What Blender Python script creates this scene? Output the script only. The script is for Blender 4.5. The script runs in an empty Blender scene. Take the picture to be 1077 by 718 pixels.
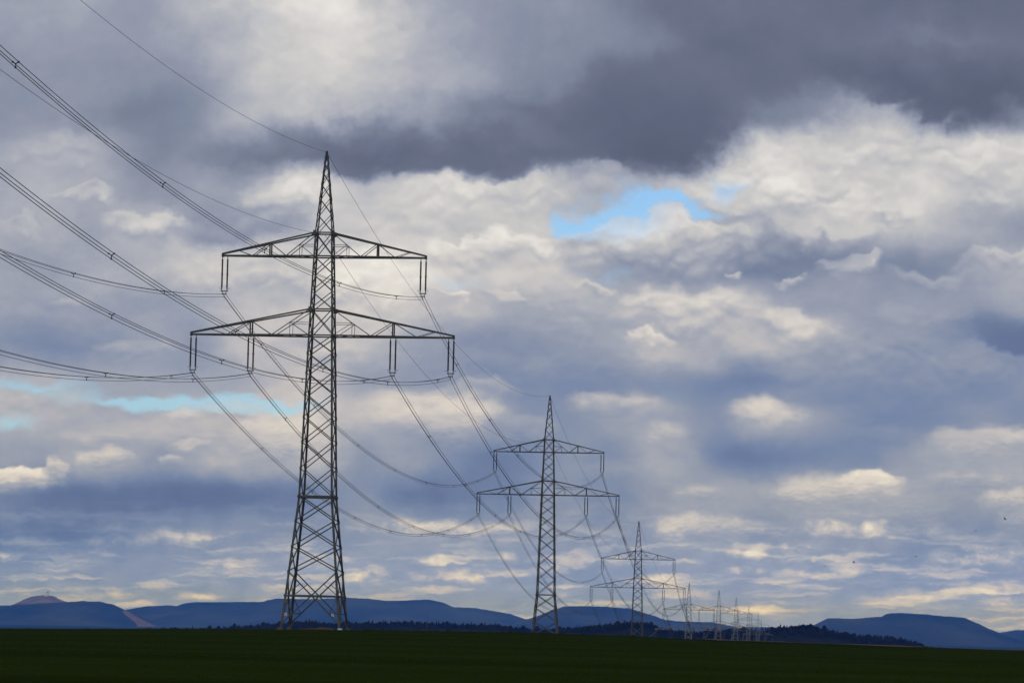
import bpy, bmesh, math, random
import numpy as np
from mathutils import Vector, Matrix

R = math.radians
rng = np.random.default_rng(7)
random.seed(7)
sc = bpy.context.scene
C = sc.collection

# ------------------------------------------------------------------ camera
FPX = 3600.0                    # focal length in pixels of a 1077 px wide frame
PITCH = math.atan((660 - 359) / FPX)
ROLL = R(1.25)
cam = bpy.data.cameras.new('camera')
cam.sensor_width = 36.0
cam.lens = FPX / 1077 * 36.0
cam.clip_start = 0.5
cam.clip_end = 60000.0
camo = bpy.data.objects.new('camera', cam)
C.objects.link(camo)
CAMROT = Matrix.Rotation(math.pi / 2 + PITCH, 4, 'X') @ Matrix.Rotation(ROLL, 4, 'Z')
camo.matrix_world = CAMROT
sc.camera = camo

# ------------------------------------------------------------------ exposure
sc.view_settings.view_transform = 'Standard'
sc.view_settings.look = 'None'
sc.view_settings.exposure = 0.0
sc.view_settings.gamma = 1.0
sc.cycles.max_bounces = 4
sc.cycles.volume_bounces = 0
sc.cycles.use_denoising = True
sc.cycles.denoiser = 'OPENIMAGEDENOISE'
sc.cycles.denoising_input_passes = 'RGB_ALBEDO_NORMAL'
sc.cycles.denoising_prefilter = 'ACCURATE'

# ------------------------------------------------------------------ sun (behind thick cloud: weak and wide)
SUN_EL, SUN_AZ = R(38), R(205)   # azimuth clockwise from +Y: behind the camera, a little to the left
sun = bpy.data.lights.new('sun', 'SUN')
sun.energy = 0.6
sun.angle = R(12)
sun.color = (1.0, 0.93, 0.84)
suno = bpy.data.objects.new('sun', sun)
C.objects.link(suno)
sd = Vector((math.sin(SUN_AZ) * math.cos(SUN_EL), math.cos(SUN_AZ) * math.cos(SUN_EL), math.sin(SUN_EL)))
suno.rotation_euler = sd.to_track_quat('Z', 'Y').to_euler()

# ------------------------------------------------------------------ sky
def s2l(c):
    c = c / 255.0
    return c / 12.92 if c <= 0.04045 else ((c + 0.055) / 1.055) ** 2.4

def lin(r, g, b):
    return (s2l(r), s2l(g), s2l(b), 1.0)

# brightness of the cloud cover, a coarse chart of the sky north of the field:
# rows from high to low, columns from west to east
SKY = [
 [160,161,162,166,182,196,212,214,178,156,150,143,133,118,118,117,115,115,112,113,113],
 [153,153,153,154,166,190,204,204,182,165,150,140,137,126,110,112,117,122,125,122,118],
 [147,149,147,142,156,186,198,194,178,168,150,130,120,113,116,114,111,108,111,112,112],
 [148,150,138,133,150,178,185,175,158,138,123,116,106,104,103,128,138,165,140,104,130],
 [160,172,160,138,138,126,116,106,108,112,110,110,106,100,122,196,195,208,204,204,205],
 [160,172,163,148,158,166,212,192,200,212,206,170,172,178,208,218,214,200,205,188,192],
 [170,172,165,196,150,148,176,196,206,182,196,190,195,190,152,166,212,192,182,170,150],
 [164,158,168,178,196,186,196,200,214,214,206,188,168,164,152,132,138,143,136,154,186],
 [160,164,166,160,174,190,196,226,194,184,174,174,178,206,196,168,160,156,162,150,160],
 [146,138,150,166,154,186,180,204,168,148,144,158,174,200,200,192,186,160,150,126,112],
 [178,174,164,165,165,174,190,164,154,154,138,138,138,148,134,134,139,129,139,139,150],
 [180,180,170,180,190,184,196,184,206,190,154,148,162,164,148,176,158,138,139,150,144],
 [160,160,182,160,174,188,198,150,164,134,128,150,146,174,134,128,134,140,164,170,172],
 [130,120,116,114,114,120,130,146,124,124,134,148,140,160,168,164,176,176,166,160,172],
 [130,126,134,142,152,150,146,156,166,158,162,156,152,164,164,156,160,162,150,146,156],
 [152,156,158,162,162,166,168,168,166,168,162,160,160,166,166,166,164,160,157,162,164],
 [174,174,172,172,170,170,172,172,170,170,168,166,166,170,172,172,172,172,172,174,174],
]
# small flat clouds low over the hills: x, y, half width, half height, brightness
CLOUDLETS = [
 (868,557,32,8,30),(921,557,17,9,40),(798,582,52,9,32),(785,601,22,5,28),(842,603,24,6,26),(888,601,30,6,26),(1028,586,58,9,28),
 (190,566,40,9,30),(120,570,48,5,24),(10,585,26,5,32),(438,554,58,8,30),(456,590,34,5,28),(488,606,52,8,30),
 (496,560,30,7,28),(384,606,32,10,28),(700,560,24,10,20),(1040,618,54,7,22),(950,628,52,7,24),(1064,634,30,6,30),
 (120,625,30,6,22),(205,628,22,5,18),(250,597,18,5,18),(790,643,30,4,24),(535,585,16,6,26),(640,590,40,6,14),(330,590,40,6,14),
 (985,560,30,5,14),(690,610,30,5,16),(570,620,40,5,14),(300,570,30,5,14),(740,625,26,5,16),(60,600,30,5,14),
]
# single cloud bodies, far ones first: x, y, half width, half height, brightness of top and of base,
# opacity, softness of the upper and of the lower edge
BODIES = [
 (733,556,50,17,206,166,.8,.5,.9),(1064,528,36,16,208,166,.8,.5,.9),(880,520,92,25,212,158,.85,.6,.9),(918,510,38,14,238,190,.8,.4,.9),
 (845,522,40,13,210,172,.55,.6,.9),(733,521,40,11,192,154,.75,.6,.9),(20,508,44,16,232,150,.9,.25,.7),(62,500,17,15,208,150,.8,.35,.9),
 (106,489,32,16,206,150,.85,.35,.9),(1046,474,82,24,202,160,.85,.35,1),(805,444,50,25,222,158,.85,.5,1),(700,470,30,26,196,150,.7,.5,1),
 (200,464,130,22,190,158,.7,.5,1),(292,472,62,42,216,150,.9,.3,1),(455,453,92,44,212,136,.9,.4,1),(545,462,46,26,168,132,.85,.3,1),
 (648,434,62,19,198,152,.8,.4,1),(240,440,70,16,196,170,.7,.4,1),(30,432,70,16,186,168,.7,.5,1),(950,412,150,62,158,132,.75,.35,1),(1062,362,56,34,130,114,.75,.8,.8),(1010,402,90,34,152,134,.85,.22,1),
 (140,378,52,19,182,150,.8,.4,1),(560,400,170,30,158,134,.6,.5,1),(732,346,98,42,216,146,.9,.4,1),(836,354,54,25,214,158,.85,.5,1),(620,352,70,30,182,150,.6,.5,1),
 (896,292,34,12,204,164,.85,.35,1),(985,303,52,15,184,158,.7,.5,1),(1062,287,56,22,200,160,.8,.4,1),(830,276,120,24,146,124,.75,.6,1),
 (375,320,66,50,232,176,.92,.25,.9),(270,300,96,42,200,164,.75,.4,1),(700,276,120,42,210,138,.93,.25,.8),(515,278,100,28,224,172,.9,.35,.9),
 (70,345,120,40,162,138,.5,.6,1),(430,232,66,46,202,174,.6,.85,.9),(160,250,58,24,202,158,.8,.35,1),(260,250,90,30,160,142,.6,.5,1),
 (943,239,34,17,216,160,.85,.5,1),(1035,222,40,14,196,170,.7,.4,1),(850,226,62,40,228,172,.9,.45,.8),(930,178,160,48,210,176,.66,.75,1),(1050,196,70,38,202,182,.6,.6,1),
 (788,208,76,50,218,186,.72,.7,.9),(535,214,90,26,212,182,.75,.85,.9),(628,200,44,20,178,166,.7,.6,1),(312,222,62,25,206,158,.75,.65,1),(85,214,30,11,194,164,.7,.4,1),(60,172,60,18,178,160,.6,.5,1),
 (834,304,20,8,200,160,.75,.5,1),(789,297,13,6,204,160,.7,.5,1),(738,262,30,11,192,160,.6,.5,1),(621,311,34,11,206,168,.75,.45,1),(470,315,22,9,228,186,.8,.45,1),
 (528,316,26,7,210,176,.6,.5,1),(684,370,34,11,222,168,.8,.45,1),(508,415,48,12,192,156,.6,.5,1),(527,559,18,8,204,164,.75,.5,1),(1026,509,66,11,184,154,.65,.5,1),
 (784,557,36,11,198,158,.6,.5,1),(200,473,28,9,204,162,.7,.5,1),(180,487,20,7,200,158,.7,.5,1),(104,468,54,13,190,156,.65,.5,1),(187,445,28,12,206,166,.75,.45,1),
 (70,330,20,11,190,150,.6,.5,1),(20,252,30,12,188,160,.6,.5,1),(590,330,60,16,186,158,.5,.6,1),(960,340,70,16,172,148,.5,.6,1),(905,380,60,14,168,140,.5,.6,1),
 (350,380,50,16,196,154,.6,.5,1),(820,402,60,14,152,130,.6,.6,1),(930,460,60,14,160,138,.5,.6,1),(640,500,50,14,166,140,.6,.6,1),(960,540,50,12,172,150,.5,.6,1),
 (1000,92,140,40,112,98,.85,.9,.45),(690,132,124,62,112,99,.88,.9,.5),(470,160,210,38,132,106,.85,.95,.5),(280,172,90,20,134,122,.6,.9,.5),
]
# gaps where the blue shows: x, y, half width, half height, strength
GAPS = [(660,233,66,27,1.25),(614,249,40,16,1.15),(708,219,38,11,.95),(779,205,22,14,.9),(742,232,26,7,1.1),(110,427,80,9,.9),(215,429,84,11,1.3),
        (290,431,66,9,1.0),(40,412,76,10,.9),(10,447,40,9,.9),(632,297,56,8,.5),(470,300,50,10,.4)]

world = bpy.data.worlds.new('World')
sc.world = world
world.use_nodes = True
nt = world.node_tree
nt.nodes.clear()

class G:
    """small helper that wires nodes"""
    def __init__(s, nt): s.nt = nt
    def n(s, t, **kw):
        o = s.nt.nodes.new(t)
        for k, v in kw.items(): setattr(o, k, v)
        return o
    def put(s, sock, v):
        if isinstance(v, bpy.types.NodeSocket): s.nt.links.new(v, sock)
        else: sock.default_value = v
    def m(s, op, a, b=None, c=None, clamp=False):
        o = s.n('ShaderNodeMath', operation=op, use_clamp=clamp)
        s.put(o.inputs[0], a)
        if b is not None: s.put(o.inputs[1], b)
        if c is not None: s.put(o.inputs[2], c)
        return o.outputs[0]
    def xyz(s, x, y, z=0.0):
        o = s.n('ShaderNodeCombineXYZ')
        for i, v in enumerate((x, y, z)): s.put(o.inputs[i], v)
        return o.outputs[0]
    def dot(s, v, k):
        o = s.n('ShaderNodeVectorMath', operation='DOT_PRODUCT')
        s.put(o.inputs[0], v); o.inputs[1].default_value = k
        return o.outputs['Value']
    def noise(s, v, scale, detail, rough=.5, lac=2.0, dist=0.0, color=False):
        o = s.n('ShaderNodeTexNoise')
        s.put(o.inputs['Vector'], v)
        o.inputs['Scale'].default_value = scale; o.inputs['Detail'].default_value = detail
        o.inputs['Roughness'].default_value = rough; o.inputs['Lacunarity'].default_value = lac
        o.inputs['Distortion'].default_value = dist
        return o.outputs['Color' if color else 'Fac']
    def rng(s, v, a, b, c=0.0, d=1.0, smooth=True):
        o = s.n('ShaderNodeMapRange', interpolation_type='SMOOTHSTEP' if smooth else 'LINEAR')
        s.put(o.inputs['Value'], v)
        for k, x in zip(('From Min', 'From Max', 'To Min', 'To Max'), (a, b, c, d)): o.inputs[k].default_value = x
        return o.outputs['Result']
    def mixf(s, f, a, b):
        o = s.n('ShaderNodeMix', data_type='FLOAT')
        s.put(o.inputs[0], f); s.put(o.inputs[2], a); s.put(o.inputs[3], b)
        return o.outputs[0]
    def mixc(s, f, a, b, mode='MIX'):
        o = s.n('ShaderNodeMix', data_type='RGBA', blend_type=mode)
        s.put(o.inputs[0], f); s.put(o.inputs[6], a); s.put(o.inputs[7], b)
        return o.outputs[2]
    def ramp(s, v, stops, interp='LINEAR'):
        o = s.n('ShaderNodeValToRGB')
        s.put(o.inputs[0], v)
        cr = o.color_ramp; cr.interpolation = interp
        while len(cr.elements) > 1: cr.elements.remove(cr.elements[-1])
        cr.elements[0].position = stops[0][0]; cr.elements[0].color = stops[0][1]
        for p, c in stops[1:]:
            e = cr.elements.new(p); e.color = c
        return o.outputs[0]

cg = bpy.data.node_groups.new('cloudy_sky', 'ShaderNodeTree')
cg.interface.new_socket('Color', in_out='OUTPUT', socket_type='NodeSocketColor')
g = G(cg)
tc = g.n('ShaderNodeTexCoord').outputs['Generated']
AX = [tuple(CAMROT.to_3x3() @ Vector(v)) for v in ((1, 0, 0), (0, 1, 0), (0, 0, -1))]   # fixed axes of the sky chart
qx, qz, qy = g.dot(tc, AX[0]), g.dot(tc, AX[1]), g.dot(tc, AX[2])
qy_ = g.m('MAXIMUM', qy, 0.25)
X = g.m('MULTIPLY_ADD', g.m('DIVIDE', qx, qy_), FPX, 538.5)
Y = g.m('MULTIPLY_ADD', g.m('DIVIDE', qz, qy_), -FPX, 359.0)
# clouds shrink towards the horizon: three sizes of cloud, large overhead and small low down
ef = g.m('MAXIMUM', g.m('MULTIPLY_ADD', Y, -300 / 690.0, 300.0), 0.0)
sz = g.m('ADD', ef, 34.0)
hgt = g.m('MULTIPLY', g.m('LOGARITHM', sz, math.e), 3.3)
kAC = g.rng(Y, 360, 590)
def cloudscape(scale, detail, rough, color=False, lift=0.0):
    o = []
    hh_ = g.m('ADD', hgt, lift) if lift else hgt
    for i, sx_ in enumerate((200, 74)):
        o.append(g.noise(g.xyz(g.m('DIVIDE', X, sx_), hh_, 3.3 + 7 * i), scale, detail, rough, color=color))
    return (g.mixc if color else g.mixf)(kAC, o[0], o[1])
def signed(sock):
    o = g.n('ShaderNodeSeparateColor'); g.put(o.inputs[0], sock)
    return [g.m('SUBTRACT', o.outputs[i], 0.5) for i in range(2)]
wa = signed(cloudscape(2.6, 6, .60, True))
wX = g.m('MULTIPLY_ADD', g.m('MULTIPLY', wa[0], sz), 0.34, X)
wY = g.m('MULTIPLY_ADD', g.m('MULTIPLY', wa[1], sz), 0.22, Y)
# chart lookup
u = g.m('DIVIDE', wX, 1077.0)
acc = None
for i, row in enumerate(SKY):
    uu = u if acc is None else g.m('MULTIPLY_ADD', acc, 1e-9, u)      # keeps the evaluation in order, row by row
    rw = g.ramp(uu, [(k / 20, (v / 255,) * 3 + (1,)) for k, v in enumerate(row)], 'CARDINAL')
    acc = rw if acc is None else g.mixf(g.rng(wY, (i - 1) * 40, i * 40), acc, rw)
L = g.m('MULTIPLY', acc, 255.0)
# cauliflower heads: rounded cells at two sizes push the outlines of the clouds about
def puffs(x, y, lift):
    o = []
    for i, (sx_, sy_) in enumerate(((62, 46), (25, 12))):
        v = g.xyz(g.m('DIVIDE', x, sx_), g.m('MULTIPLY_ADD', y, -1.0 / sy_, lift))
        t_ = g.n('ShaderNodeTexVoronoi', voronoi_dimensions='2D', feature='F1')
        t_.inputs['Scale'].default_value = 1.0; t_.inputs['Detail'].default_value = 2.0; t_.inputs['Roughness'].default_value = .55
        g.put(t_.inputs['Vector'], v)
        o.append(t_.outputs['Distance'])
    return g.mixf(kAC, o[0], o[1])
pX = g.m('MULTIPLY_ADD', g.m('MULTIPLY', wa[0], sz), 0.22, X)
pY = g.m('MULTIPLY_ADD', g.m('MULTIPLY', wa[1], sz), 0.14, Y)
puff0 = puffs(pX, pY, 0.0)
relief = g.m('SUBTRACT', puffs(pX, pY, .14), puff0)
d0 = cloudscape(2.8, 7, .58)
soft = g.m('SUBTRACT', d0, 0.5)
L = g.m('MULTIPLY_ADD', g.m('MULTIPLY', soft, g.rng(L, 100, 190, 24, 42)), 1.0, L)
# the cloud bodies
push = g.m('MULTIPLY', g.m('SUBTRACT', puff0, .38), sz)
sX = g.m('MULTIPLY_ADD', g.m('MULTIPLY', wa[0], sz), g.rng(Y, 300, 600, .50, .62), X)
sY = g.m('ADD', g.m('MULTIPLY_ADD', g.m('MULTIPLY', wa[1], sz), g.rng(Y, 300, 600, .24, .13), Y), g.m('MULTIPLY', push, g.rng(Y, 300, 600, .09, .045)))
SP = g.xyz(sX, sY)
def make_group(name, ins, outs, fill):
    t_ = bpy.data.node_groups.new(name, 'ShaderNodeTree')
    for i in ins: t_.interface.new_socket(i, in_out='INPUT', socket_type='NodeSocketFloat')
    for o in outs: t_.interface.new_socket(o, in_out='OUTPUT', socket_type='NodeSocketFloat')
    k = G(t_)
    gi = k.n('NodeGroupInput'); go = k.n('NodeGroupOutput')
    for o, v in zip(outs, fill(k, {i: gi.outputs[i] for i in ins})): k.put(go.inputs[o], v)
    return t_
def local(k, I):
    # 'after' only keeps the evaluation in order, one body after the other
    a_ = k.m('MULTIPLY_ADD', k.m('MULTIPLY_ADD', I['after'], 1e-9, I['X']), I['iw'], I['ox'])
    b_ = k.m('MULTIPLY_ADD', k.m('MULTIPLY_ADD', I['after'], 1e-9, I['Y']), I['ih'], I['oy'])
    return b_, k.m('SQRT', k.m('MULTIPLY_ADD', a_, a_, k.m('MULTIPLY', b_, b_)))
def fill_blob(k, I):
    return [k.m('MAXIMUM', k.m('SUBTRACT', 1.0, local(k, I)[1]), 0.0)]
def fill_body(k, I):
    yy, ln = local(k, I)
    def rg(v, a, b, c, d):
        o = k.n('ShaderNodeMapRange', interpolation_type='SMOOTHSTEP')
        for q_, x_ in zip(('Value', 'From Min', 'From Max', 'To Min', 'To Max'), (v, a, b, c, d)): k.put(o.inputs[q_], x_)
        return o.outputs['Result']
    wid = rg(yy, -.55, .65, I['st'], I['sb'])
    msk = k.m('DIVIDE', k.m('SUBTRACT', 1.0, ln), wid, clamp=True)
    msk = k.m('MULTIPLY', rg(msk, 0.0, 1.0, 0.0, 1.0), I['op'])
    shade = k.m('MULTIPLY_ADD', I['rel'], I['kr'], rg(yy, -.8, .75, I['lt'], I['lb']))
    return [k.mixf(msk, I['after'], shade), msk]
POSN = ['after', 'X', 'Y', 'iw', 'ox', 'ih', 'oy']
T_blob = make_group('soft_blob', POSN, ['fac'], fill_blob)
T_body = make_group('cloud_body', POSN + ['rel', 'kr', 'lt', 'lb', 'op', 'st', 'sb'], ['L', 'mask'], fill_body)
def inst(tree, **kw):
    o = g.n('ShaderNodeGroup'); o.node_tree = tree
    for n_, v in kw.items(): g.put(o.inputs[n_], v)
    return o.outputs
def blob(x, y, w, h, after=None):
    return inst(T_blob, X=sX, Y=sY, iw=1 / w, ox=-x / w, ih=1 / h, oy=-y / h, after=0.0 if after is None else after)[0]
hole = None
for x, y, w, h, a in GAPS:
    b = blob(x, y, w * 1.35, h * 1.35, hole)
    hole = g.m('MULTIPLY', b, a) if hole is None else g.m('MULTIPLY_ADD', b, a, hole)
hole = g.rng(g.m('ADD', hole, g.m('MULTIPLY', soft, -1.1)), .08, 1.12)
hole = g.m('MULTIPLY', hole, g.rng(Y, 250, 400, .88, .82))
rel = g.m('MULTIPLY_ADD', relief, g.rng(Y, 100, 560, 48, 26), g.m('MULTIPLY', soft, 30.0))
for x, y, w, h, lt, lb, op, st, sb in BODIES:
    w *= 1.12; h *= 1.12
    ob = inst(T_body, after=L, X=sX, Y=sY, iw=1 / w, ox=-x / w, ih=1 / h, oy=-y / h, rel=rel,
              kr=0.0 if lt <= 140 else (.55 if lt > 190 else .4), lt=lt, lb=lb, op=op, st=st, sb=sb)
    L, msk = ob['L'], ob['mask']
    if lt > 140 and y < 470: hole = g.m('MULTIPLY_ADD', g.m('MULTIPLY', hole, msk), -.55, hole)
cl = None
for x, y, w, h, a in CLOUDLETS:
    b = blob(x, y, w * 1.25, h * 1.25, L if cl is None else cl)
    cl = g.m('MULTIPLY', b, a) if cl is None else g.m('MULTIPLY_ADD', b, a, cl)
cl = g.m('MULTIPLY', cl, g.rng(d0, .34, .58, .4, 1.7))
L = g.m('ADD', L, cl)
stk = g.noise(g.xyz(g.m('MULTIPLY', sX, 1 / 95.0), g.m('MULTIPLY', sY, 1 / 11.0), 8.1), 1.0, 5, .55)
L = g.m('MULTIPLY_ADD', g.rng(stk, .47, .70, -5, 34), g.rng(Y, 510, 600), L)
L = g.m('MULTIPLY_ADD', relief, g.rng(L, 120, 200, 0, 12), L)
L = g.m('MULTIPLY_ADD', L, 1.09, -14.0)
t = g.rng(L, 85, 245, 0, 1, smooth=False)
pos = lambda v: (v - 85) / 160
high = g.ramp(t, [(pos(85), lin(82,88,106)), (pos(100), lin(94,102,124)), (pos(116), lin(108,115,137)), (pos(135), lin(128,137,158)),
                  (pos(160), lin(155,160,178)), (pos(180), lin(178,181,191)), (pos(200), lin(202,201,203)), (pos(220), lin(224,221,220)), (1, lin(245,242,238))])
low = g.ramp(t, [(pos(85), lin(76,92,132)), (pos(116), lin(99,116,156)), (pos(135), lin(120,136,171)),
                 (pos(155), lin(144,153,176)), (pos(172), lin(163,168,184)), (pos(190), lin(191,188,193)), (pos(215), lin(219,212,207)), (1, lin(244,237,226))])
floor_ = g.ramp(t, [(pos(116), lin(92,116,170)), (pos(135), lin(111,135,188)),
                 (pos(155), lin(134,151,196)), (pos(172), lin(153,167,206)), (pos(190), lin(184,186,208)), (pos(215), lin(214,210,214)), (1, lin(242,236,229))])
cloud = g.mixc(g.rng(Y, 190, 430), high, low)
cloud = g.mixc(g.rng(Y, 520, 630), cloud, floor_)
cloud = g.mixc(g.rng(Y, 570, 665), cloud, g.mixc(1.0, cloud, (.99, .985, 1.14, 1), 'MULTIPLY'))
# beyond the charted part of the sky: broken cloud
far_n = g.noise(tc, 3.0, 6, .6)
away = g.ramp(far_n, [(.35, lin(120,128,150)), (.55, lin(165,170,184)), (.7, lin(205,203,203))])
inside = g.m('MULTIPLY', g.rng(g.m('ABSOLUTE', g.m('SUBTRACT', X, 538.5)), 700, 1500, 1, 0), g.rng(Y, -900, -250, 0, 1))
inside = g.m('MULTIPLY', inside, g.rng(qy, .3, .5))
cloud = g.mixc(inside, away, cloud)
sky = g.n('ShaderNodeTexSky', sky_type='NISHITA')
sky.sun_disc = False
sky.sun_elevation = SUN_EL
sky.sun_rotation = SUN_AZ
STR = 0.1
blue = g.mixc(1.0, sky.outputs[0], (0.70, 1.02, 1.42, 1), 'MULTIPLY')
cloud10 = g.mixc(1.0, cloud, (1 / STR,) * 3 + (1,), 'MULTIPLY')
mix = g.mixc(g.m('MULTIPLY', hole, inside), cloud10, blue)
go_ = g.n('NodeGroupOutput'); g.put(go_.inputs[0], mix)
g = G(nt)
grp = g.n('ShaderNodeGroup'); grp.node_tree = cg
bg = g.n('ShaderNodeBackground')
g.put(bg.inputs['Color'], grp.outputs[0]); bg.inputs['Strength'].default_value = STR
out = g.n('ShaderNodeOutputWorld')
nt.links.new(bg.outputs[0], out.inputs['Surface'])
world.cycles.sampling_method = 'MANUAL'
world.cycles.sample_map_resolution = 512

# ------------------------------------------------------------------ helpers
def tag(o, label=None, cat=None, group=None, kind=None):
    if label: o['label'] = label
    if cat: o['category'] = cat
    if group: o['group'] = group
    if kind: o['kind'] = kind
    return o

def empty(name, loc, rz=0.0, parent=None):
    o = bpy.data.objects.new(name, None)
    C.objects.link(o)
    o.location = loc
    o.rotation_euler = (0, 0, rz)
    o.empty_display_size = 0.2
    if parent: o.parent = parent
    return o

class MB:
    """collects bars, tubes and boxes and links them as one mesh object"""
    def __init__(s): s.v = []; s.f = []
    def add(s, v, f):
        k = len(s.v)
        s.v += [tuple(p) for p in v]
        s.f += [tuple(i + k for i in q) for q in f]
    stout = 1.0
    def bar(s, a, b, w, h=None):
        a = Vector(a); b = Vector(b); h = (h or w) * MB.stout; w = w * MB.stout
        d = (b - a)
        if d.length < 1e-6: return
        d.normalize()
        up = Vector((0, 0, 1)) if abs(d.z) < .95 else Vector((0, 1, 0))
        x = d.cross(up).normalized() * (w / 2); y = x.cross(d).normalized() * (h / 2)
        s.add([p + i * x + j * y for p in (a, b) for i, j in ((-1, -1), (1, -1), (1, 1), (-1, 1))],
              [(0, 3, 2, 1), (4, 5, 6, 7), (0, 1, 5, 4), (1, 2, 6, 5), (2, 3, 7, 6), (3, 0, 4, 7)])
    def angle(s, a, b, w, inx, iny, t=None):
        """an L section whose flanges point along inx and iny"""
        a = Vector(a); b = Vector(b); t = t or w * .16
        x = Vector(inx).normalized(); y = Vector(iny).normalized()
        prof = ((0, 0), (w, 0), (w, t), (t, t), (t, w), (0, w))
        s.add([p + x * i + y * j for p in (a, b) for i, j in prof],
              [(0, 1, 2, 3), (0, 3, 4, 5), (6, 9, 8, 7), (6, 11, 10, 9)] + [(i, (i + 1) % 6 , (i + 1) % 6 + 6, i + 6) for i in range(6)])
    def tube(s, pts, r, n=6, close=True):
        pts = [Vector(p) for p in pts]
        rr = r if hasattr(r, '__len__') else [r] * len(pts)
        k = len(s.v)
        for i, p in enumerate(pts):
            d = (pts[min(i + 1, len(pts) - 1)] - pts[max(i - 1, 0)]).normalized()
            up = Vector((0, 0, 1)) if abs(d.z) < .95 else Vector((0, 1, 0))
            x = d.cross(up).normalized(); y = x.cross(d).normalized()
            for j in range(n):
                a = 2 * math.pi * j / n
                s.v.append(tuple(p + x * (math.cos(a) * rr[i]) + y * (math.sin(a) * rr[i])))
        for i in range(len(pts) - 1):
            for j in range(n):
                a = k + i * n + j; b = k + i * n + (j + 1) % n
                s.f.append((a, b, b + n, a + n))
        if close:
            s.f.append(tuple(k + j for j in range(n))[::-1]); e = k + (len(pts) - 1) * n
            s.f.append(tuple(e + j for j in range(n)))
    def build(s, name, mat, parent=None, smooth=False):
        me = bpy.data.meshes.new(name)
        me.from_pydata(s.v, [], s.f)
        me.materials.append(mat)
        if smooth:
            me.polygons.foreach_set('use_smooth', [True] * len(me.polygons))
        me.update()
        o = bpy.data.objects.new(name, me)
        C.objects.link(o)
        if parent: o.parent = parent
        return o

def npmesh(name, v, f, mat, smooth=True):
    me = bpy.data.meshes.new(name)
    me.from_pydata([tuple(p) for p in v], [], [tuple(q) for q in f])
    me.materials.append(mat)
    if smooth: me.polygons.foreach_set('use_smooth', [True] * len(me.polygons))
    me.update()
    o = bpy.data.objects.new(name, me)
    C.objects.link(o)
    return o

def material(name, c1, c2, scale, rough=.8, metal=0.0, detail=5, bump=0.0, stretch=(1, 1, 1), spec=.3, lo=.35, hi=.65):
    m = bpy.data.materials.new(name); m.use_nodes = True
    q = G(m.node_tree); b = m.node_tree.nodes['Principled BSDF']
    co = q.n('ShaderNodeTexCoord').outputs['Object']
    mp = q.n('ShaderNodeMapping'); q.put(mp.inputs[0], co); mp.inputs['Scale'].default_value = stretch
    nz = q.noise(mp.outputs[0], scale, detail, .6)
    col = q.ramp(nz, [(lo, c1 + (1,)), (hi, c2 + (1,))])
    q.put(b.inputs['Base Color'], col)
    b.inputs['Roughness'].default_value = rough; b.inputs['Metallic'].default_value = metal
    b.inputs['Specular IOR Level'].default_value = spec
    if bump:
        bp = q.n('ShaderNodeBump'); bp.inputs['Strength'].default_value = bump
        q.put(bp.inputs['Height'], nz); q.put(b.inputs['Normal'], bp.outputs[0])
    return m

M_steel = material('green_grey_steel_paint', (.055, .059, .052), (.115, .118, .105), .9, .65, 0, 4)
M_far_lit = material('far_pylon_lit_steel', (.18, .18, .175), (.29, .29, .28), .5, .6, .2, 4)  # far pylons' paler tone: light on the steel put into its colour
M_wire = material('aluminium_cable', (.05, .05, .05), (.085, .085, .085), .3, .55, .3)
M_glaze = material('brown_glazed_porcelain', (.028, .022, .02), (.05, .038, .032), 2, .35)
M_fit = material('galvanised_fitting', (.16, .16, .15), (.26, .26, .25), 3, .55, .3)
M_conc = material('pale_concrete', (.07, .07, .062), (.13, .125, .11), 2.5, .9)
M_pale = material('pale_concrete_footing', (.5, .49, .46), (.65, .64, .6), 2.5, .9)
M_white = material('white_enamel', (.72, .72, .68), (.82, .82, .78), 4, .5)
M_yellow = material('warning_yellow_enamel', (.62, .48, .16), (.72, .58, .22), 4, .5)
M_red = material('red_enamel', (.45, .05, .035), (.55, .08, .05), 4, .5)
M_black = material('black_lettering', (.02, .02, .02), (.03, .03, .03), 4, .6)
M_bird = material('dark_feathers', (.018, .017, .018), (.04, .038, .036), 9, .7)
M_soil = material('brown_soil', (.055, .032, .022), (.11, .065, .042), .8, 1, 0, 8)
M_field = material('young_crop_field', (.013, .022, .0032), (.021, .034, .005), .035, 1, 0, 10, 0, (.35, 1.6, 1), 0.0)
M_crop = material('crop_leaves', (.013, .024, .0032), (.023, .038, .005), .05, .9, 0, 8, 0, (.35, 1.6, 1), .05)
M_hill = material('wooded_hillside', (.006, .009, .006), (.058, .060, .032), .0016, 1, 0, 10, 0, (1, .5, 1), 0.0)
M_wood = material('dark_conifer_leaves', (.007, .009, .006), (.020, .022, .012), .012, 1, 0, 8, 0, (1, 1, 1), 0.0)
M_sunlit_slope = material('sunlit_slope_colour', (.12, .075, .045), (.26, .17, .11), .006, 1, 0, 8, 0, (1, 1, 1), 0.0)  # patch of sun on the hill flank, painted as a paler colour
M_sunlit_mound = material('sunlit_mound_colour', (.10, .07, .05), (.24, .17, .13), .006, 1, 0, 8, 0, (1, 1, 1), 0.0)  # sunshine on the far mound, carried by its lighter brown

# pixel of a 1077 x 718 frame -> direction, used to take bearings from the photograph
def ray(px, py):
    d = CAMROT.to_3x3() @ Vector(((px - 538.5) / FPX, -(py - 359) / FPX, -1.0))
    return d / d.y
def at(px, py, y):
    return ray(px, py) * y

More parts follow.
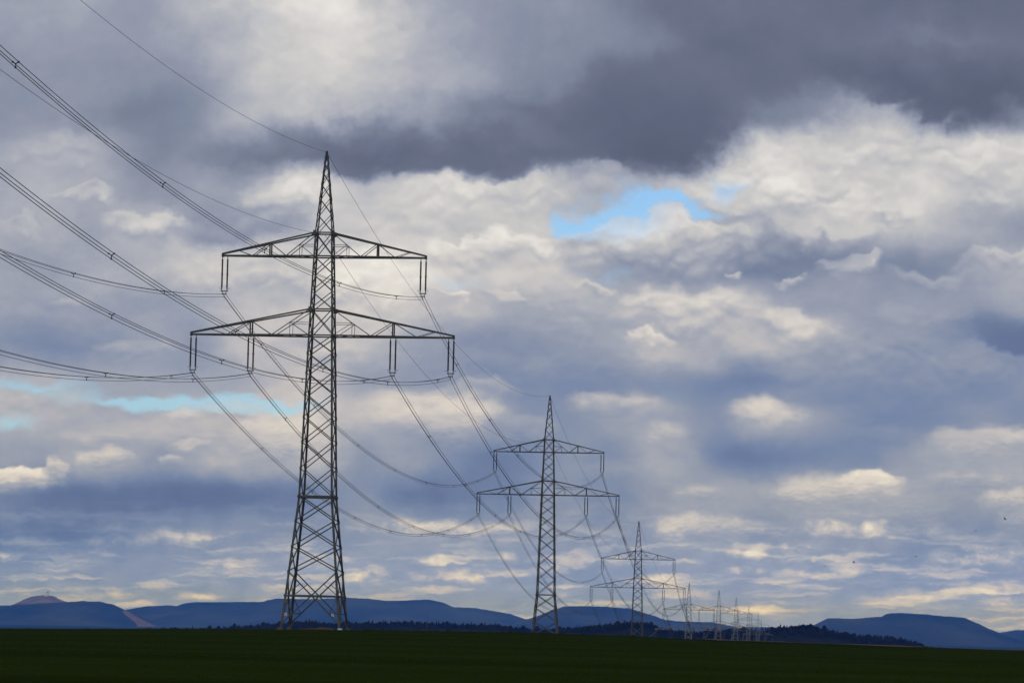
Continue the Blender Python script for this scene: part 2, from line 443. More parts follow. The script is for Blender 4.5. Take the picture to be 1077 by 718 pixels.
def vnoise(x, seed, octaves=4):
    """smooth 1-D value noise in [-1, 1]"""
    x = np.asarray(x, float); o = np.zeros_like(x); a = 1.0; tot = 0
    r = np.random.default_rng(seed)
    for k in range(octaves):
        tab = r.uniform(-1, 1, 4096)
        i = np.floor(x).astype(int); f = x - i; f = f * f * (3 - 2 * f)
        o += a * (tab[i % 4096] * (1 - f) + tab[(i + 1) % 4096] * f)
        tot += a; a *= .55; x = x * 2.03 + 17.3
    return o / tot

# ------------------------------------------------------------------ ground
CREST_X = np.array([-400, -58, -40, -22, -10, 4, 14, 22, 43, 58, 400.])
CREST_Z = np.array([-1.9, -1.36, -.98, -.66, -.54, -.50, -.62, -.88, -1.12, -1.32, -1.9])
FALL_Y = np.array([405, 470, 600, 730, 1095, 1565, 2007, 2511, 3086, 3484, 5000, 20000, 40000.])
FALL_Z = np.array([0, -.9, -4.0, -7.5, -19.0, -31.6, -29.0, -28.0, -30.4, -33.6, -40, -44, -44])
def ground(x, y):
    x = np.asarray(x, float); y = np.asarray(y, float)
    cz = np.interp(x, CREST_X, CREST_Z)
    k = np.clip((y - 90) / 310, 0, 1); k = k * (1.6 - .6 * k)
    near = -1.95 + (cz + 1.95) * k
    far = np.interp(y, FALL_Y, FALL_Z)
    w = np.clip((y - 600) / 1500, 0, 1)
    bump = .03 * vnoise(x * .13 + y * .31, 3) + .022 * vnoise(x * .9 - y * .21, 5)
    return np.where(y < 405, near, cz * (1 - w) - .7 * w + far) + bump * (1 - w) * np.clip((y - 20) / 60, 0, 1)

xs = np.unique(np.concatenate([np.linspace(-70, 70, 113), np.linspace(-200, 200, 41), np.linspace(-2000, 2000, 41), np.linspace(-25000, 25000, 41)]).round(2))
ys = np.unique(np.concatenate([np.linspace(60, 460, 161), np.linspace(-60, 800, 44), np.linspace(-1500, 5000, 60), np.linspace(5000, 32000, 28)]).round(2))
XX, YY = np.meshgrid(xs, ys)
ZZ = ground(XX, YY)
nx = len(xs)
faces = [(j * nx + i, j * nx + i + 1, (j + 1) * nx + i + 1, (j + 1) * nx + i) for j in range(len(ys) - 1) for i in range(nx - 1)]
gr = npmesh('ground', np.stack([XX, YY, ZZ], -1).reshape(-1, 3), faces, M_field)
tag(gr, kind='structure')

# crop leaves over the part of the field in view
nT = 60000
ty = 95 + 318 * rng.random(nT) ** .8
tx = (rng.random(nT) * 2 - 1) * (ty * .157 + 4)
tz = ground(tx, ty)
hh = rng.uniform(.012, .028, nT) * (1 + 1.2 * np.clip((ty - 300) / 100, 0, 1)) * np.where((ty > 380) & (vnoise(tx * 1.7, 13) > .35), 3.2, 1.0) * (1 + .35 * vnoise(tx * .2 + ty * .5, 9))
ang = rng.uniform(0, math.pi, nT)
v = np.zeros((nT, 6, 3)); f = []
for k, (sgn, tip) in enumerate(((1, .5), (-1, .5))):
    a2 = ang + k * 1.3
    dx, dy = np.cos(a2), np.sin(a2)
    wd = rng.uniform(.018, .045, nT)
    v[:, k * 3 + 0] = np.stack([tx - dx * wd, ty - dy * wd, tz - .01], -1)
    v[:, k * 3 + 1] = np.stack([tx + dx * wd, ty + dy * wd, tz - .01], -1)
    v[:, k * 3 + 2] = np.stack([tx - dy * sgn * .08, ty + dx * sgn * .08, tz + hh], -1)
idx = np.arange(nT) * 6
f = np.concatenate([np.stack([idx, idx + 1, idx + 2], -1), np.stack([idx + 3, idx + 4, idx + 5], -1)])
crop = npmesh('crop_plants', v.reshape(-1, 3), f.tolist(), M_crop, False)
tag(crop, 'short green crop covering the field in the foreground', 'crop', kind='stuff')

# bare strip of soil along the right end of the crest
def strip(name, pts, mat, lift):
    n = 80
    P = np.array(pts, float)
    tt = np.linspace(0, 1, n)
    q = np.interp(tt, np.linspace(0, 1, len(P)), np.arange(len(P)))
    x = np.interp(q, np.arange(len(P)), P[:, 0]); y0 = np.interp(q, np.arange(len(P)), P[:, 1]); y1 = np.interp(q, np.arange(len(P)), P[:, 2])
    y0 = y0 + 1.2 * vnoise(tt * 23, 31); y1 = y1 + 1.2 * vnoise(tt * 19, 32)
    v = []
    for k in range(5):
        y = y0 + (y1 - y0) * k / 4
        v.append(np.stack([x, y, ground(x, y) + lift], -1))
    v = np.concatenate(v)
    f = [(k * n + i, k * n + i + 1, (k + 1) * n + i + 1, (k + 1) * n + i) for k in range(4) for i in range(n - 1)]
    return npmesh(name, v, f, mat)
M_track = material('dry_earth_track', (.11, .075, .05), (.20, .14, .095), .25, 1, 0, 8, 0, (.3, 1, 1), 0)
tag(strip('path', [(22, 372, 384), (30, 366, 378), (38, 356, 366), (43, 352, 356)], M_track, .16), kind='structure')
tag(strip('field_edge', [(-10, 398, 402), (4, 396, 403), (20, 392, 403), (40, 386, 402), (62, 386, 402)], M_soil, .10), kind='structure')

# ------------------------------------------------------------------ hills
FARTHER = 1.65
def hill(name, pts, D, depth, mat, seed, rough=.5, base=-46.0, step=2.0, near=False):
    if not near: D *= FARTHER; depth *= FARTHER
    P = np.array(pts, float)
    x = np.arange(P[0, 0], P[-1, 0], step)
    y = np.interp(x, P[:, 0], P[:, 1])
    y = y + rough * vnoise(x * .16, seed) + rough * .45 * vnoise(x * .9, seed + 1, 2) + rough * .5 * np.maximum(vnoise(x * .45, seed + 3, 1), 0) * vnoise(x * 2.3, seed + 4, 1)
    top = np.array([at(a, b, D) for a, b in zip(x, y)])
    spur = vnoise(top[:, 0] / (D * .02), seed + 2, 4)
    rows = []
    prof = [(-1.0, 0.0), (-.8, .14), (-.6, .34), (-.42, .56), (-.26, .76), (-.14, .90), (-.05, .98), (0, 1.0), (.06, .985), (.3, .8), (.6, .45), (1.0, 0.0)]
    for k, (dy, hz) in enumerate(prof):
        r = top.copy()
        wob = vnoise(top[:, 0] / (D * .012) + k * .35, seed + 5, 4)
        amt = 1 - abs(2 * hz - 1)
        hzz = np.clip(hz + .10 * amt * wob + .05 * amt * spur, 0, 1)
        r[:, 1] = D + dy * depth + depth * .12 * spur * (abs(dy) > .03) * (1 if dy < 0 else 0)
        r[:, 2] = base + (top[:, 2] - base) * hzz
        rows.append(r)
    n = len(x)
    v = np.concatenate(rows)
    f = [(k * n + i, k * n + i + 1, (k + 1) * n + i + 1, (k + 1) * n + i) for k in range(len(prof) - 1) for i in range(n - 1)]
    return tag(npmesh(name, v, f, mat), kind='structure')

hill('hill', [(-500,640),(-300,634),(-150,642),(-60,640),(0,636.5),(15,635.5),(70,632.5),(90,631.6),(105,632.2),(117,635),(125,639),(132,642.5),(140,648),(150,655),(160,662),(175,672),(200,680)], 14500, 1500, M_hill, 11, .5)
hill('hill', [(60,660),(110,644),(128,641.5),(140,639.5),(155,637),(175,636),(185,637),(195,634),(205,632.6),(225,633),(250,632.6),(276,632.2),(283,630.5),(290,629),(336,629.6),(359,628),(388,629),(405,631.6),(428,630.8),(451,630),(466,633),(477,638),(500,639),(523,642.6),(538,645.5),(552,650.4),(570,656),(600,668)], 16500, 1800, M_hill, 21, .5)
hill('hill', [(500,672),(530,660),(550,651.5),(561,649),(571,645),(592,637.8),(602,637),(628,637),(644,638),(662,639.5),(680,644.7),(696,650.7),(712,652.8),(748,654),(761,656),(774,659),(800,668),(820,676)], 15500, 1600, M_hill, 41, .5)
hill('hill', [(700,666),(740,662),(780,659.5),(800,658.5),(830,659.5),(860,660.5),(900,664),(960,672)], 17500, 1200, M_hill, 51, .6)
hill('hill', [(820,680),(840,668),(855,657.7),(863,654.3),(872,649.8),(897,650),(929,648),(933,645.2),(944,644),(972,645.4),(991,647.4),(1011,648.7),(1022,653.5),(1033,660),(1046,667.4),(1056,674)], 13200, 1400, M_hill, 61, .5)
hill('hill', [(1000,690),(1030,675),(1046,667),(1055.6,664.6),(1067,662.7),(1077,662),(1130,660),(1250,655),(1400,664),(1600,668)], 15200, 1500, M_hill, 71, .5)
# mound behind the left hill and its flank slope, sunlight painted into both
hill('hill', [(-10,648),(5,640),(15,635),(25,630),(33,627),(45,625.6),(55,626.2),(62,629.3),(70,632.5),(82,637),(95,646)], 16800, 900, M_sunlit_mound, 81, .4, step=1.5)
hill('hill', [(126,645),(131,641.5),(137,643.2),(143,647),(150,651.6),(158,656.5),(166,661.5),(175,670)], 14450, 400, M_sunlit_slope, 91, .4, step=1.5)

# white hilltop tower on the sun-coloured mound
p = at(50, 626.2, 16760 * FARTHER)
t_ = empty('hilltop_tower', (p.x, p.y, p.z - 3))
t_.scale = (1.65,) * 3
tag(t_, 'tiny white walled tower standing on top of the mound painted sunlit brown at far left', 'tower')
def prism(mb, n, r0, r1, z0, z1, cx=0, cy=0):
    a = [2 * math.pi * i / n + .39 for i in range(n)]
    v = [(cx + r0 * math.cos(k), cy + r0 * math.sin(k), z0) for k in a] + [(cx + r1 * math.cos(k), cy + r1 * math.sin(k), z1) for k in a]
    mb.add(v, [(i, (i + 1) % n, (i + 1) % n + n, i + n) for i in range(n)] + [tuple(range(n))[::-1], tuple(range(n, 2 * n))])
b = MB(); prism(b, 8, 4.5, 4.2, 0, 17); prism(b, 8, 4.9, 4.9, 17, 18.5); b.build('tower_wall', M_white, t_)
b = MB(); prism(b, 8, 4.9, .3, 18.5, 24); b.build('roof', M_soil, t_)
b = MB(); b.bar((-13, 0, 4.2), (-4.3, 0, 4.2), 7, 8.5); b.build('side_wing', M_white, t_)

# ------------------------------------------------------------------ dark woods in front of the hills
WOOD = [(60,668),(120,665),(160,662.5),(185,661),(215,661),(235,660.6),(250,658.6),(267,657.6),(293,656),(313,654.4),(328,653.6),(345,655.6),(371,655),(394,654.6),(423,654.2),(451,655),(480,657),(523,657),(540,660),(555,661),(575,662),(592,661),(613,659.5),(640,660),(680,664),(720,667)]
KNOLL = [(560,668),(600,662.5),(613,660),(628,658.3),(644,657),(655,655.4),(664,655),(678,655.4),(684,657.5),(691,659.8),(706,663),(727,665),(745,663.5),(758,662.3),(777,662.5),(790,663),(805,661.8),(820,660.4),(833,659.2),(849,658.8),(860,660.6),(872,663),(887,666),(902,668.8),(933,670.3),(950,672.5),(962,676),(975,681),(1000,690)]
def woods(name, pts, D, seed, label, nrows):
    P = np.array(pts, float)
    # terrain under the trees
    hill('hill', [(a, b + 3.4) for a, b in pts], D, 420, M_wood, seed, .3, base=-44, step=3.0, near=True)
    r = np.random.default_rng(seed)
    V = []; F = []
    n0 = 0
    px_m = D / FPX
    for row in range(nrows):
        x = P[0, 0]
        while x < P[-1, 0]:
            x += r.uniform(.6, 1.7)
            crest_y = np.interp(x, P[:, 0], P[:, 1])
            h = r.uniform(5.0, 7.6) if r.random() < .88 else r.uniform(7.6, 9.8)
            dy = -row * 16 + r.uniform(-6, 6)
            top = at(x, crest_y + 3.6, D)
            base = Vector((top.x, D + dy, top.z - row * row * .35 - row * 1.3 - .5))
            conifer = r.random() < .72
            w = h * (r.uniform(.17, .26) if conifer else r.uniform(.30, .45))
            m = 7
            prof = [(0, .10), (.14, .9), (.34, .80), (.55, .55), (.78, .28), (1.0, .02)] if conifer else [(0, .12), (.25, .75), (.5, 1.0), (.72, .85), (.9, .5), (1.0, .05)]
            for (zz, rr) in prof:
                for j in range(m):
                    a = 2 * math.pi * j / m + zz * 2
                    q = w * rr * r.uniform(.65, 1.3)
                    V.append((base.x + q * math.cos(a), base.y + q * math.sin(a), base.z + h * zz + r.uniform(-.25, .25)))
            for i in range(len(prof) - 1):
                for j in range(m):
                    F.append((n0 + i * m + j, n0 + i * m + (j + 1) % m, n0 + (i + 1) * m + (j + 1) % m, n0 + (i + 1) * m + j))
            n0 += len(prof) * m
    tag(npmesh(name, V, F, M_wood, False), label, 'woodland', kind='stuff')
woods('woodland', WOOD, 4300, 101, 'dark strip of conifer wood running behind the first two pylons', 9)
woods('woodland', KNOLL, 3900, 111, 'dark wooded knoll and ridge behind the farther pylons', 9)

# slim mast above the wood
p = at(449, 655.5, 4250)
b = MB()
ra = empty('radio_mast', (p.x, p.y, p.z - 4))
tag(ra, 'thin dark lattice mast rising above the wood right of the nearest pylon', 'mast')
mh = 15.5
for i in range(3):
    a = i * 2.094
    b.bar((.5 * math.cos(a), .5 * math.sin(a), 0), (.25 * math.cos(a), .25 * math.sin(a), mh), .22)
for k in range(12):
    z0 = mh * k / 12; z1 = mh * (k + 1) / 12
    for i in range(3):
        a = i * 2.094; c = a + 2.094
        q0 = .5 - .25 * z0 / mh; q1 = .5 - .25 * z1 / mh
        b.bar((q0 * math.cos(a), q0 * math.sin(a), z0), (q1 * math.cos(c), q1 * math.sin(c), z1), .1)
b.build('lattice_shaft', M_steel, ra)
b = MB(); b.tube([(0, 0, mh), (0, 0, mh + 2.2)], .12); b.build('antenna', M_steel, ra)

# ------------------------------------------------------------------ pylons
LINE_AZ = R(5.128)              # bearing of the line
AR = Vector((math.cos(LINE_AZ), -math.sin(LINE_AZ), 0))
AL = Vector((math.sin(LINE_AZ), math.cos(LINE_AZ), 0))
ARM_LOW, ARM_UP = 15.15, 11.75
INS = 4.05                      # insulator length
HEAD_LB, HEAD_LT, HEAD_UB, HEAD_UT = -21.2, -18.2, -12.1, -9.4     # below the peak
ATT = {'left tip of the upper arm': (-ARM_UP + .28, HEAD_UB), 'right tip of the upper arm': (ARM_UP - .28, HEAD_UB),
       'left tip of the lower arm': (-ARM_LOW + .28, HEAD_LB), 'left middle of the lower arm': (-8.2, HEAD_LB),
       'right middle of the lower arm': (8.2, HEAD_LB), 'right tip of the lower arm': (ARM_LOW - .28, HEAD_LB)}

def insulator_mesh(detail):
    """one porcelain string hanging from z=0 to z=-INS"""
    b = MB()
    L = INS - .75
    z = -.30; pts = [(0, 0, -.16)]; rr = [.028]
    n = 26 if detail else 10
    half = n // 2
    for i in range(n):
        zz = -.30 - L * (i + .5) / n
        st = L / n
        pts += [(0, 0, zz + st * .32), (0, 0, zz + st * .05), (0, 0, zz - st * .28)]
        rr += [.075, .125, .08]
    pts.append((0, 0, -.30 - L - .1)); rr.append(.028)
    b.tube(pts, rr, 8 if detail else 5)
    return b

def pylon(peak, H, mat, detail, label, far):
    MB.stout = 1.15 if far else 1.0
    base = Vector((peak.x, peak.y, peak.z - H))
    root = empty('transmission_tower', base, -LINE_AZ)
    tag(root, label, 'pylon', 'lattice pylons of the power line')
    LB, LT, UB, UT = (H + k for k in (HEAD_LB, HEAD_LT, HEAD_UB, HEAD_UT))
    BAR = 15.0
    hw = lambda z: float(np.interp(z, [0, BAR, LB, LT, UB, UT, H - .15], [3.42, 1.97, 1.42, 1.28, 1.08, 1.02, .14]))
    sx = ((-1, -1), (1, -1), (1, 1), (-1, 1))
    cor = lambda i, z: Vector((sx[i][0] * hw(z), sx[i][1] * hw(z), z))
    k = 1.0
    # legs
    for i in range(4):
        b = MB()
        for z0, z1, w in ((.1, BAR, .25), (BAR, LB, .22), (LB, UT, .18)):
            ix = Vector((-sx[i][0], 0, 0)); iy = Vector((0, -sx[i][1], 0))
            b.angle(cor(i, z0), cor(i, z1), w, ix, iy, w * .3)
        b.bar(cor(i, UT) - Vector((0, 0, .3)), cor(i, UT) + Vector((0, 0, .25)), .34)
        b.bar(cor(i, LT) - Vector((0, 0, .3)), cor(i, LT) + Vector((0, 0, .25)), .36)
        lg = b.build('leg', mat, root)
        if not far:
            c = MB()
            prism(c, 8, .45, .42, -.9, -.04, cor(i, 0).x, cor(i, 0).y)
            prism(c, 8, .30, .26, -.04, .16, cor(i, .3).x, cor(i, .3).y)
            c.build('foundation', M_pale if i == 1 and detail else M_conc, lg)
    # bracing of the shaft
    b = MB()
    def xpanel(z0, z1, w, faces=range(4), horiz=False):
        for i in faces:
            j = (i + 1) % 4
            e = .06 if i % 2 else 0
            b.bar(cor(i, z0), cor(j, z1), w); b.bar(cor(j, z0) * .995 + Vector((0, 0, z0 * .005)), cor(i, z1) * .995 + Vector((0, 0, z1 * .005)), w)
            if horiz: b.bar(cor(i, z0), cor(j, z0), w * 1.3)
    xpanel(.5, 6.5, .14)
    for i in range(4):                       # struts of the big bottom panel
        j = (i + 1) % 4
        b.bar(cor(i, 3.75), cor(j, 3.75), .2)
        for a, c in ((i, j), (j, i)):
            def on_diag(zq):
                return cor(a, .5).lerp(cor(c, 6.5), (zq - .5) / 6.0)
            b.bar(cor(a, 1.75), on_diag(1.75), .1)
            b.bar(cor(a, 3.75), on_diag(1.75), .08)
            up = cor(a, 6.5).lerp(cor(c, .5), (6.5 - 5.1) / 6.0)
            b.bar(cor(a, 3.75), up, .08)
    zs = [6.5, 9.3, 12.2, BAR]
    for a, c in zip(zs, zs[1:]): xpanel(a, c, .12)
    for i in range(4): b.bar(cor(i, BAR), cor((i + 1) % 4, BAR), .22)
    nseg = 7 if LB - BAR < 20 else 8
    step = np.linspace(1.28, .82, nseg); zz = BAR + np.concatenate([[0], np.cumsum(step) / step.sum()]) * (LB - BAR)
    for a, c in zip(zz, zz[1:]): xpanel(a, c, .10)
    xpanel(LB, LT, .10); 
    for q in (LB, LT, UB, UT):
        for i in range(4): b.bar(cor(i, q), cor((i + 1) % 4, q), .15)
    zz = np.linspace(LT, UB, 4)
    for a, c in zip(zz, zz[1:]): xpanel(a, c, .09)
    xpanel(UB, UT, .09)
    b.build('bracing', mat, root)
    # peak
    b = MB()
    for i in range(4):
        b.angle(cor(i, UT), cor(i, H - .15), .13, (-sx[i][0], 0, 0), (0, -sx[i][1], 0), .04)
    st = np.array([2.1, 1.9, 1.65, 1.4, 1.1, .8]); zz = UT + np.concatenate([[0], np.cumsum(st) / st.sum()]) * (H - .5 - UT)
    for a, c in zip(zz, zz[1:]):
        xp = b
        for i in range(4):
            j = (i + 1) % 4
            xp.bar(cor(i, a), cor(j, c), .07); xp.bar(cor(j, a), cor(i, c), .07)
    b.bar((0, 0, H - .7), (0, 0, H + .12), .22); b.bar((0, -.35, H), (0, .35, H), .12)
    b.build('peak', mat, root)
    # crossarms
    def arm(zb, zt, half, posts, nodes):
        b = MB(); wb = hw(zb); wt = hw(zt); tipw = .22
        for s in (-1, 1):
            def cb(x, f):       # bottom chord point
                q = (x - wb) / (half - wb)
                return Vector((s * x, f * (wb * (1 - q) + tipw * q), zb))
            def ct(x, f):       # top chord point
                q = (x - wt) / (half - wt)
                return Vector((s * x, f * (wt * (1 - q) + tipw * q), zt * (1 - q) + (zb + .22) * q))
            for f in (-1, 1):
                b.bar(cb(wb, f), cb(half, f), .17); b.bar(ct(wt, f), ct(half, f), .16)
                x1, x2, x3 = nodes
                b.bar(ct(wt, f), cb(x1, f), .09)
                nm = ct(wt, f).lerp(cb(x1, f), .52)
                b.bar(nm, Vector((s * wb, f * wb, nm.z)), .055)
                b.bar(nm, Vector((nm.x, nm.y, zb)), .055)
                b.bar(nm, cb(wb, f), .06)
                b.bar(cb(x1, f), ct(x2, f), .08)
                b.bar(cb(x2, f), ct(x2, f), .15)
                b.bar(ct(x2, f), cb(x3, f), .08)
                b.bar(cb(x3, f), ct((x3 + half) / 2 , f), .06)
            # bottom and top lacing
            xk = np.linspace(wb, half - .3, 7)
            for m in range(6):
                b.bar(cb(xk[m], -1 if m % 2 else 1), cb(xk[m + 1], 1 if m % 2 else -1), .07)
                if m % 2: b.bar(cb(xk[m], -1), cb(xk[m], 1), .07)
            for xq in (x2, (x2 + half) / 2): b.bar(ct(xq, -1), ct(xq, 1), .07)
            b.bar(cb(half, -1), cb(half, 1), .22, .3)
            b.bar(Vector((s * (half - .02), 0, zb - .12)), Vector((s * (half - .02), 0, zb + .30)), .25)
        b.build('crossarm', mat, root)
    arm(LB, LT, ARM_LOW, None, (5.7, 8.2, 10.9))
    arm(UB, UT, ARM_UP, None, (4.3, 6.2, 8.2))
    # insulators
    for nm, (ox, oz) in ATT.items():
        ins = empty('insulator', (ox, 0, H + oz - .12), 0, root)
        for s in (-1, 1):
            sb = insulator_mesh(detail)
            so = sb.build('insulator_string', M_glaze, ins, smooth=True)
            so.location = (s * .30, 0, 0)
            if detail:
                for a_, c_, r_ in ((.14, -.26, .045), (-INS * .5 + .09, -INS * .5 - .09, .115), (-INS + .48, -INS + .06, .06)):
                    fb = MB(); fb.tube([(0, 0, a_), (0, 0, c_)], r_, 8)
                    fb.build('end_fitting', M_fit, so)
        yb = MB()
        z = -INS + .08
        yb.bar((-.42, 0, z), (.42, 0, z), .09, .12)
        yb.bar((-.20, 0, z - .06), (-.20, 0, z - .30), .07); yb.bar((.20, 0, z - .06), (.20, 0, z - .30), .07)
        yb.bar((-.26, 0, z - .3), (.26, 0, z - .3), .08, .1)
        yb.bar((0, 0, z - .3), (0, 0, z - .62), .06)
        for s in (-1, 1):
            yb.tube([(s * .30, 0, z + .26), (s * .52, 0, z + .30), (s * .62, 0, z + .34)], .03, 5)
            yb.tube([(s * .20, -.4, z - .34), (s * .20, .4, z - .34)], .045, 5)
        yb.tube([(0, -.4, z - .66), (0, .4, z - .66)], .045, 5)
        yb.build('yoke', M_fit, ins)
    MB.stout = 1.0
    return root

TW = [(343.9,160,138.4),(578.5,416,74),(672,548,49.3),(724.9,613,34.5),(756.3,620,26.9),(774.4,627.7,21.5),(787.5,637.8,17.5),(797.4,644.7,15.5)]
ORD = ['nearest', 'second', 'third', 'fourth', 'fifth', 'sixth', 'seventh', 'eighth']
LBL = ['tallest dark green lattice pylon standing nearest at left on the field',
       'second nearest lattice pylon, about half as tall, standing mid picture behind the field crest',
       'third lattice pylon, its feet sunk behind the crest in front of the wooded knoll',
       'pale fourth pylon whose lower arm shows just above the field edge',
       'fifth pylon, small and pale grey, right beside the fourth against the low wood',
       'sixth pylon, small, between the fifth and the two farthest pylons',
       'seventh pylon, tiny, second farthest in the row',
       'eighth and farthest pylon, tiniest at the end of the row']
PK = []
for i, (x, y, s) in enumerate(TW):
    p = at(x, y, FPX * 15.0 / s)
    PK.append(p)
    H = 54.6 if i != 1 else 57.4
    gz = float(ground(p.x, p.y))
    if i == 0: H = p.z - gz - .05
    root = pylon(p, H, M_steel if i < 3 else M_far_lit, i < 2, LBL[i], i > 2)
    if i == 0: root0, H0 = root, H

# enamel plates on the near legs of the nearest pylon
def plate(x, y, z, w, h, mat, bar):
    b = MB(); b.bar((x - w / 2, y, z), (x + w / 2, y, z), .03, h)
    o = b.build('sign_plate', mat, root0)
    c = MB(); 
    for k in range(bar): c.bar((x - w * .33, y - .02, z + h * (.22 - .2 * k)), (x + w * .33, y - .02, z + h * (.22 - .2 * k)), .012, h * .09)
    if bar: c.build('lettering', M_black, o)
plate(-2.83, -3.30, 1.62, .30, .30, M_white, 3)
plate(-3.12, -3.36, 1.78, .22, .14, M_red, 0)
plate(2.50, -3.30, 1.62, .28, .28, M_white, 3)

# low brown heap of earth between the feet
b = empty('earth_heap', (PK[0].x + .2, PK[0].y + 3.0, float(ground(PK[0].x, PK[0].y + 3.0)) - .05))
tag(b, 'low brown heap of earth between the feet of the nearest pylon', 'earth heap')
n1_, n2_ = 40, 12
V = []; F = []
for j in range(n2_ + 1):
    for i in range(n1_ + 1):
        a = i / n1_ * 2 - 1; c = j / n2_ * 2 - 1
        hgt = max(0, 1 - a * a) * max(0, 1 - c * c)
        V.append((a * 2.1, c * .9, .26 * hgt ** .7 * (1 + .4 * float(vnoise(a * 5 + j, 77))) * (1.2 if a > 0 else .7)))
for j in range(n2_):
    for i in range(n1_):
        q = j * (n1_ + 1) + i
        F.append((q, q + 1, q + n1_ + 2, q + n1_ + 1))
hp = npmesh('soil', V, F, M_soil); hp.parent = b

# ------------------------------------------------------------------ wires
L0, DZ0 = 325.0, 4.0
P0 = PK[0] - AL * L0 + Vector((0, 0, DZ0))
SP_PTS = [P0] + PK
SAG = [9.4, 10.1, 10.8, 14, 13, 15, 17, 10]
GSAG = [8.8, 8.0, 8.5, 11, 10, 12, 14, 8]
RAD = [.023, .026, .03, .034, .034, .034, .034, .034]
SPACER_T = {}
def cat(p, q, sag, t):
    r = p.lerp(q, t); r.z -= 4 * sag * t * (1 - t)
    return r
where = ['from the left picture edge to the nearest pylon'] + ['from %s to %s pylon' % (ORD[i], ORD[i + 1]) for i in range(7)]
for si in range(8):
    A, B = SP_PTS[si], SP_PTS[si + 1]
    near = si <= 2
    n = 64 if near else 28
    for ci, (nm, (ox, oz)) in enumerate(ATT.items()):
        zc = oz - .12 - INS - .26
        a = A + AR * ox + Vector((0, 0, zc)); c = B + AR * ox + Vector((0, 0, zc))
        mid = cat(a, c, SAG[si], .5)
        lab = 'wire bundle %s, %s' % (where[si], nm.replace('of the ', 'of '))
        wires = []
        for (dx, dz) in ((-.17, 0), (.17, 0), (0, -.32)):
            b = MB()
            b.tube([cat(a, c, SAG[si], k / n) + AR * dx + Vector((0, 0, dz)) - mid for k in range(n + 1)], RAD[si], 5)
            wires.append(b)
        if near:
            root = empty('conductor_bundle', mid)
            for b in wires: b.build('wire', M_wire, root, True)
            ts = np.arange(.08 + .035 * (ci % 3), 1, .135)
            for t in ts:
                b = MB(); p = cat(a, c, SAG[si], t) - mid
                P = [p + AR * dx + Vector((0, 0, dz)) for dx, dz in ((-.17, 0), (.17, 0), (0, -.32))]
                ce = (P[0] + P[1] + P[2]) / 3
                for q in P:
                    b.bar(ce, q, .055); b.bar(q - AL * .09, q + AL * .09, .085)
                b.build('spacer', M_wire, root)
        else:
            b = MB()
            for w in wires: b.add(w.v, w.f)
            root = b.build('conductor_bundle', M_wire, None, True); root.location = mid
        tag(root, lab, 'power line', 'triple wire bundles of the power line')
    for nm, oz in (('at the peaks', -.05), ('at upper arm height', HEAD_UT - .1)):
        a = A + Vector((0, 0, oz)); c = B + Vector((0, 0, oz)); mid = cat(a, c, GSAG[si], .5)
        b = MB(); b.tube([cat(a, c, GSAG[si], k / n) - mid for k in range(n + 1)], RAD[si] * .78, 5)
        o = b.build('earth_wire', M_wire, None, True); o.location = mid
        tag(o, 'thin wire %s, %s' % (where[si], nm), 'power line', 'single earth wires of the power line')

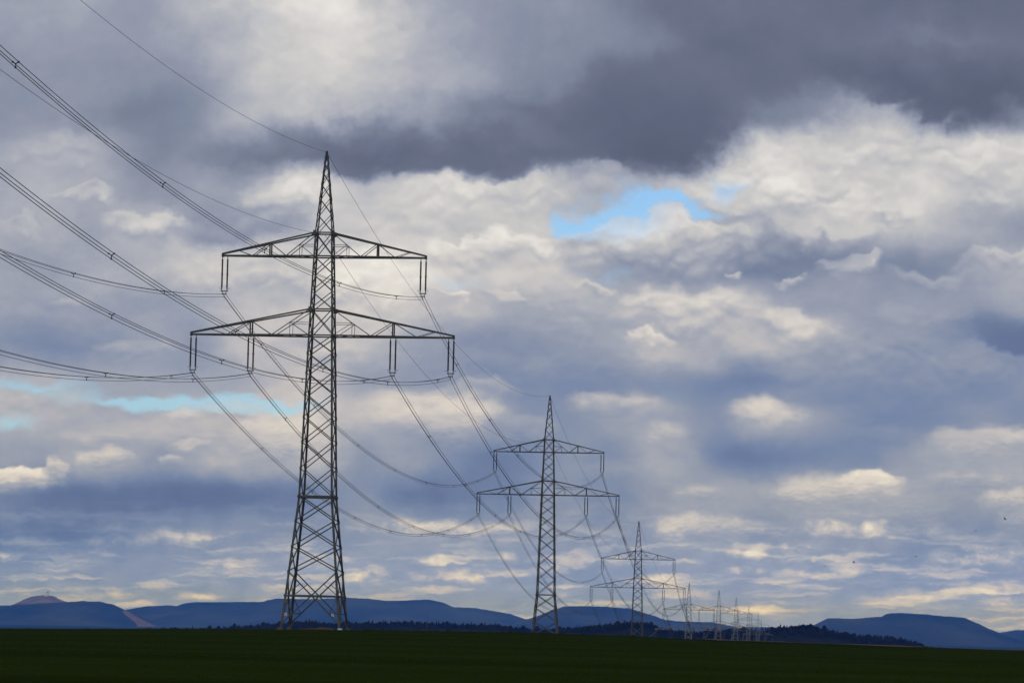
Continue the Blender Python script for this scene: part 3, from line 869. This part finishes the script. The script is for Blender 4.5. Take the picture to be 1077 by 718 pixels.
# ------------------------------------------------------------------ birds
def bird(px, py, D, bank, yaw, flap, label):
    p = at(px, py, D)
    b = MB()
    prof = [(-.24, .010), (-.19, .045), (-.10, .066), (0, .078), (.10, .066), (.16, .046), (.20, .046), (.24, .036), (.27, .014), (.31, .004)]
    b.tube([(0, y, .01 * math.sin(y * 9)) for y, r in prof], [r for y, r in prof], 8)
    for s in (-1, 1):
        z1 = .16 * flap; z2 = .30 * flap
        top = [(s * .05, .11, .03), (s * .24, .14, .03 + z1), (s * .46, .02, .03 + z2), (s * .42, -.07, .03 + z2 * .9), (s * .22, -.09, .03 + z1), (s * .05, -.10, .03)]
        v = top + [(x, y, z - .018) for x, y, z in top]
        f = [(0, 1, 4, 5), (1, 2, 3, 4), (11, 10, 7, 6), (10, 9, 8, 7)] + [(i, i + 6, (i + 1) % 6 + 6, (i + 1) % 6) for i in range(6)]
        b.add(v, f)
    b.add([(-.03, -.2, .01), (.03, -.2, .01), (.085, -.40, .01), (-.085, -.40, .01), (-.03, -.2, -.008), (.03, -.2, -.008), (.085, -.40, -.008), (-.085, -.40, -.008)],
          [(0, 1, 2, 3), (7, 6, 5, 4), (0, 4, 5, 1), (1, 5, 6, 2), (2, 6, 7, 3), (3, 7, 4, 0)])
    o = b.build('bird', M_bird)
    o.location = p; o.rotation_euler = (0, bank, yaw)
    tag(o, label, 'bird', 'birds over the right hill')
bird(1057, 545.6, 678, .3, 1.2, .8, 'dark bird flying highest and rightmost above the right hill')
bird(1026.4, 558, 951, -.2, 1.4, .3, 'faint bird gliding second from the right above the right hill')
bird(963, 584.7, 906, .2, 1.0, -.4, 'small dark bird in the middle of the five above the right hill')
bird(898, 591.3, 678, -.25, 1.5, .9, 'dark bird flapping low left of the right hill, larger than its neighbours')
bird(867, 595, 972, .1, 1.5, .2, 'faint bird lowest and leftmost of the five')

# ------------------------------------------------------------------ haze
hz = bpy.data.materials.new('haze'); hz.use_nodes = True
hz.node_tree.nodes.clear()
q = G(hz.node_tree)
pv = q.n('ShaderNodeVolumePrincipled')
HAZE = 4.0e-5
pv.inputs['Density'].default_value = HAZE
pv.inputs['Color'].default_value = (.075, .26, 1.0, 1)
pv.inputs['Absorption Color'].default_value = (1, 1, 1, 1)
pv.inputs['Anisotropy'].default_value = 0.0
oo = q.n('ShaderNodeOutputMaterial')
hz.node_tree.links.new(pv.outputs[0], oo.inputs['Volume'])
b = MB()
b.add([(x, y, z) for z in (-47.5, 235) for x, y in ((-26000, -2000), (26000, -2000), (26000, 33000), (-26000, 33000))],
      [(3, 2, 1, 0), (4, 5, 6, 7), (0, 1, 5, 4), (1, 2, 6, 5), (2, 3, 7, 6), (3, 0, 4, 7)])
tag(b.build('haze', hz), 'thin blue haze in the air over the whole landscape', 'haze', kind='stuff')
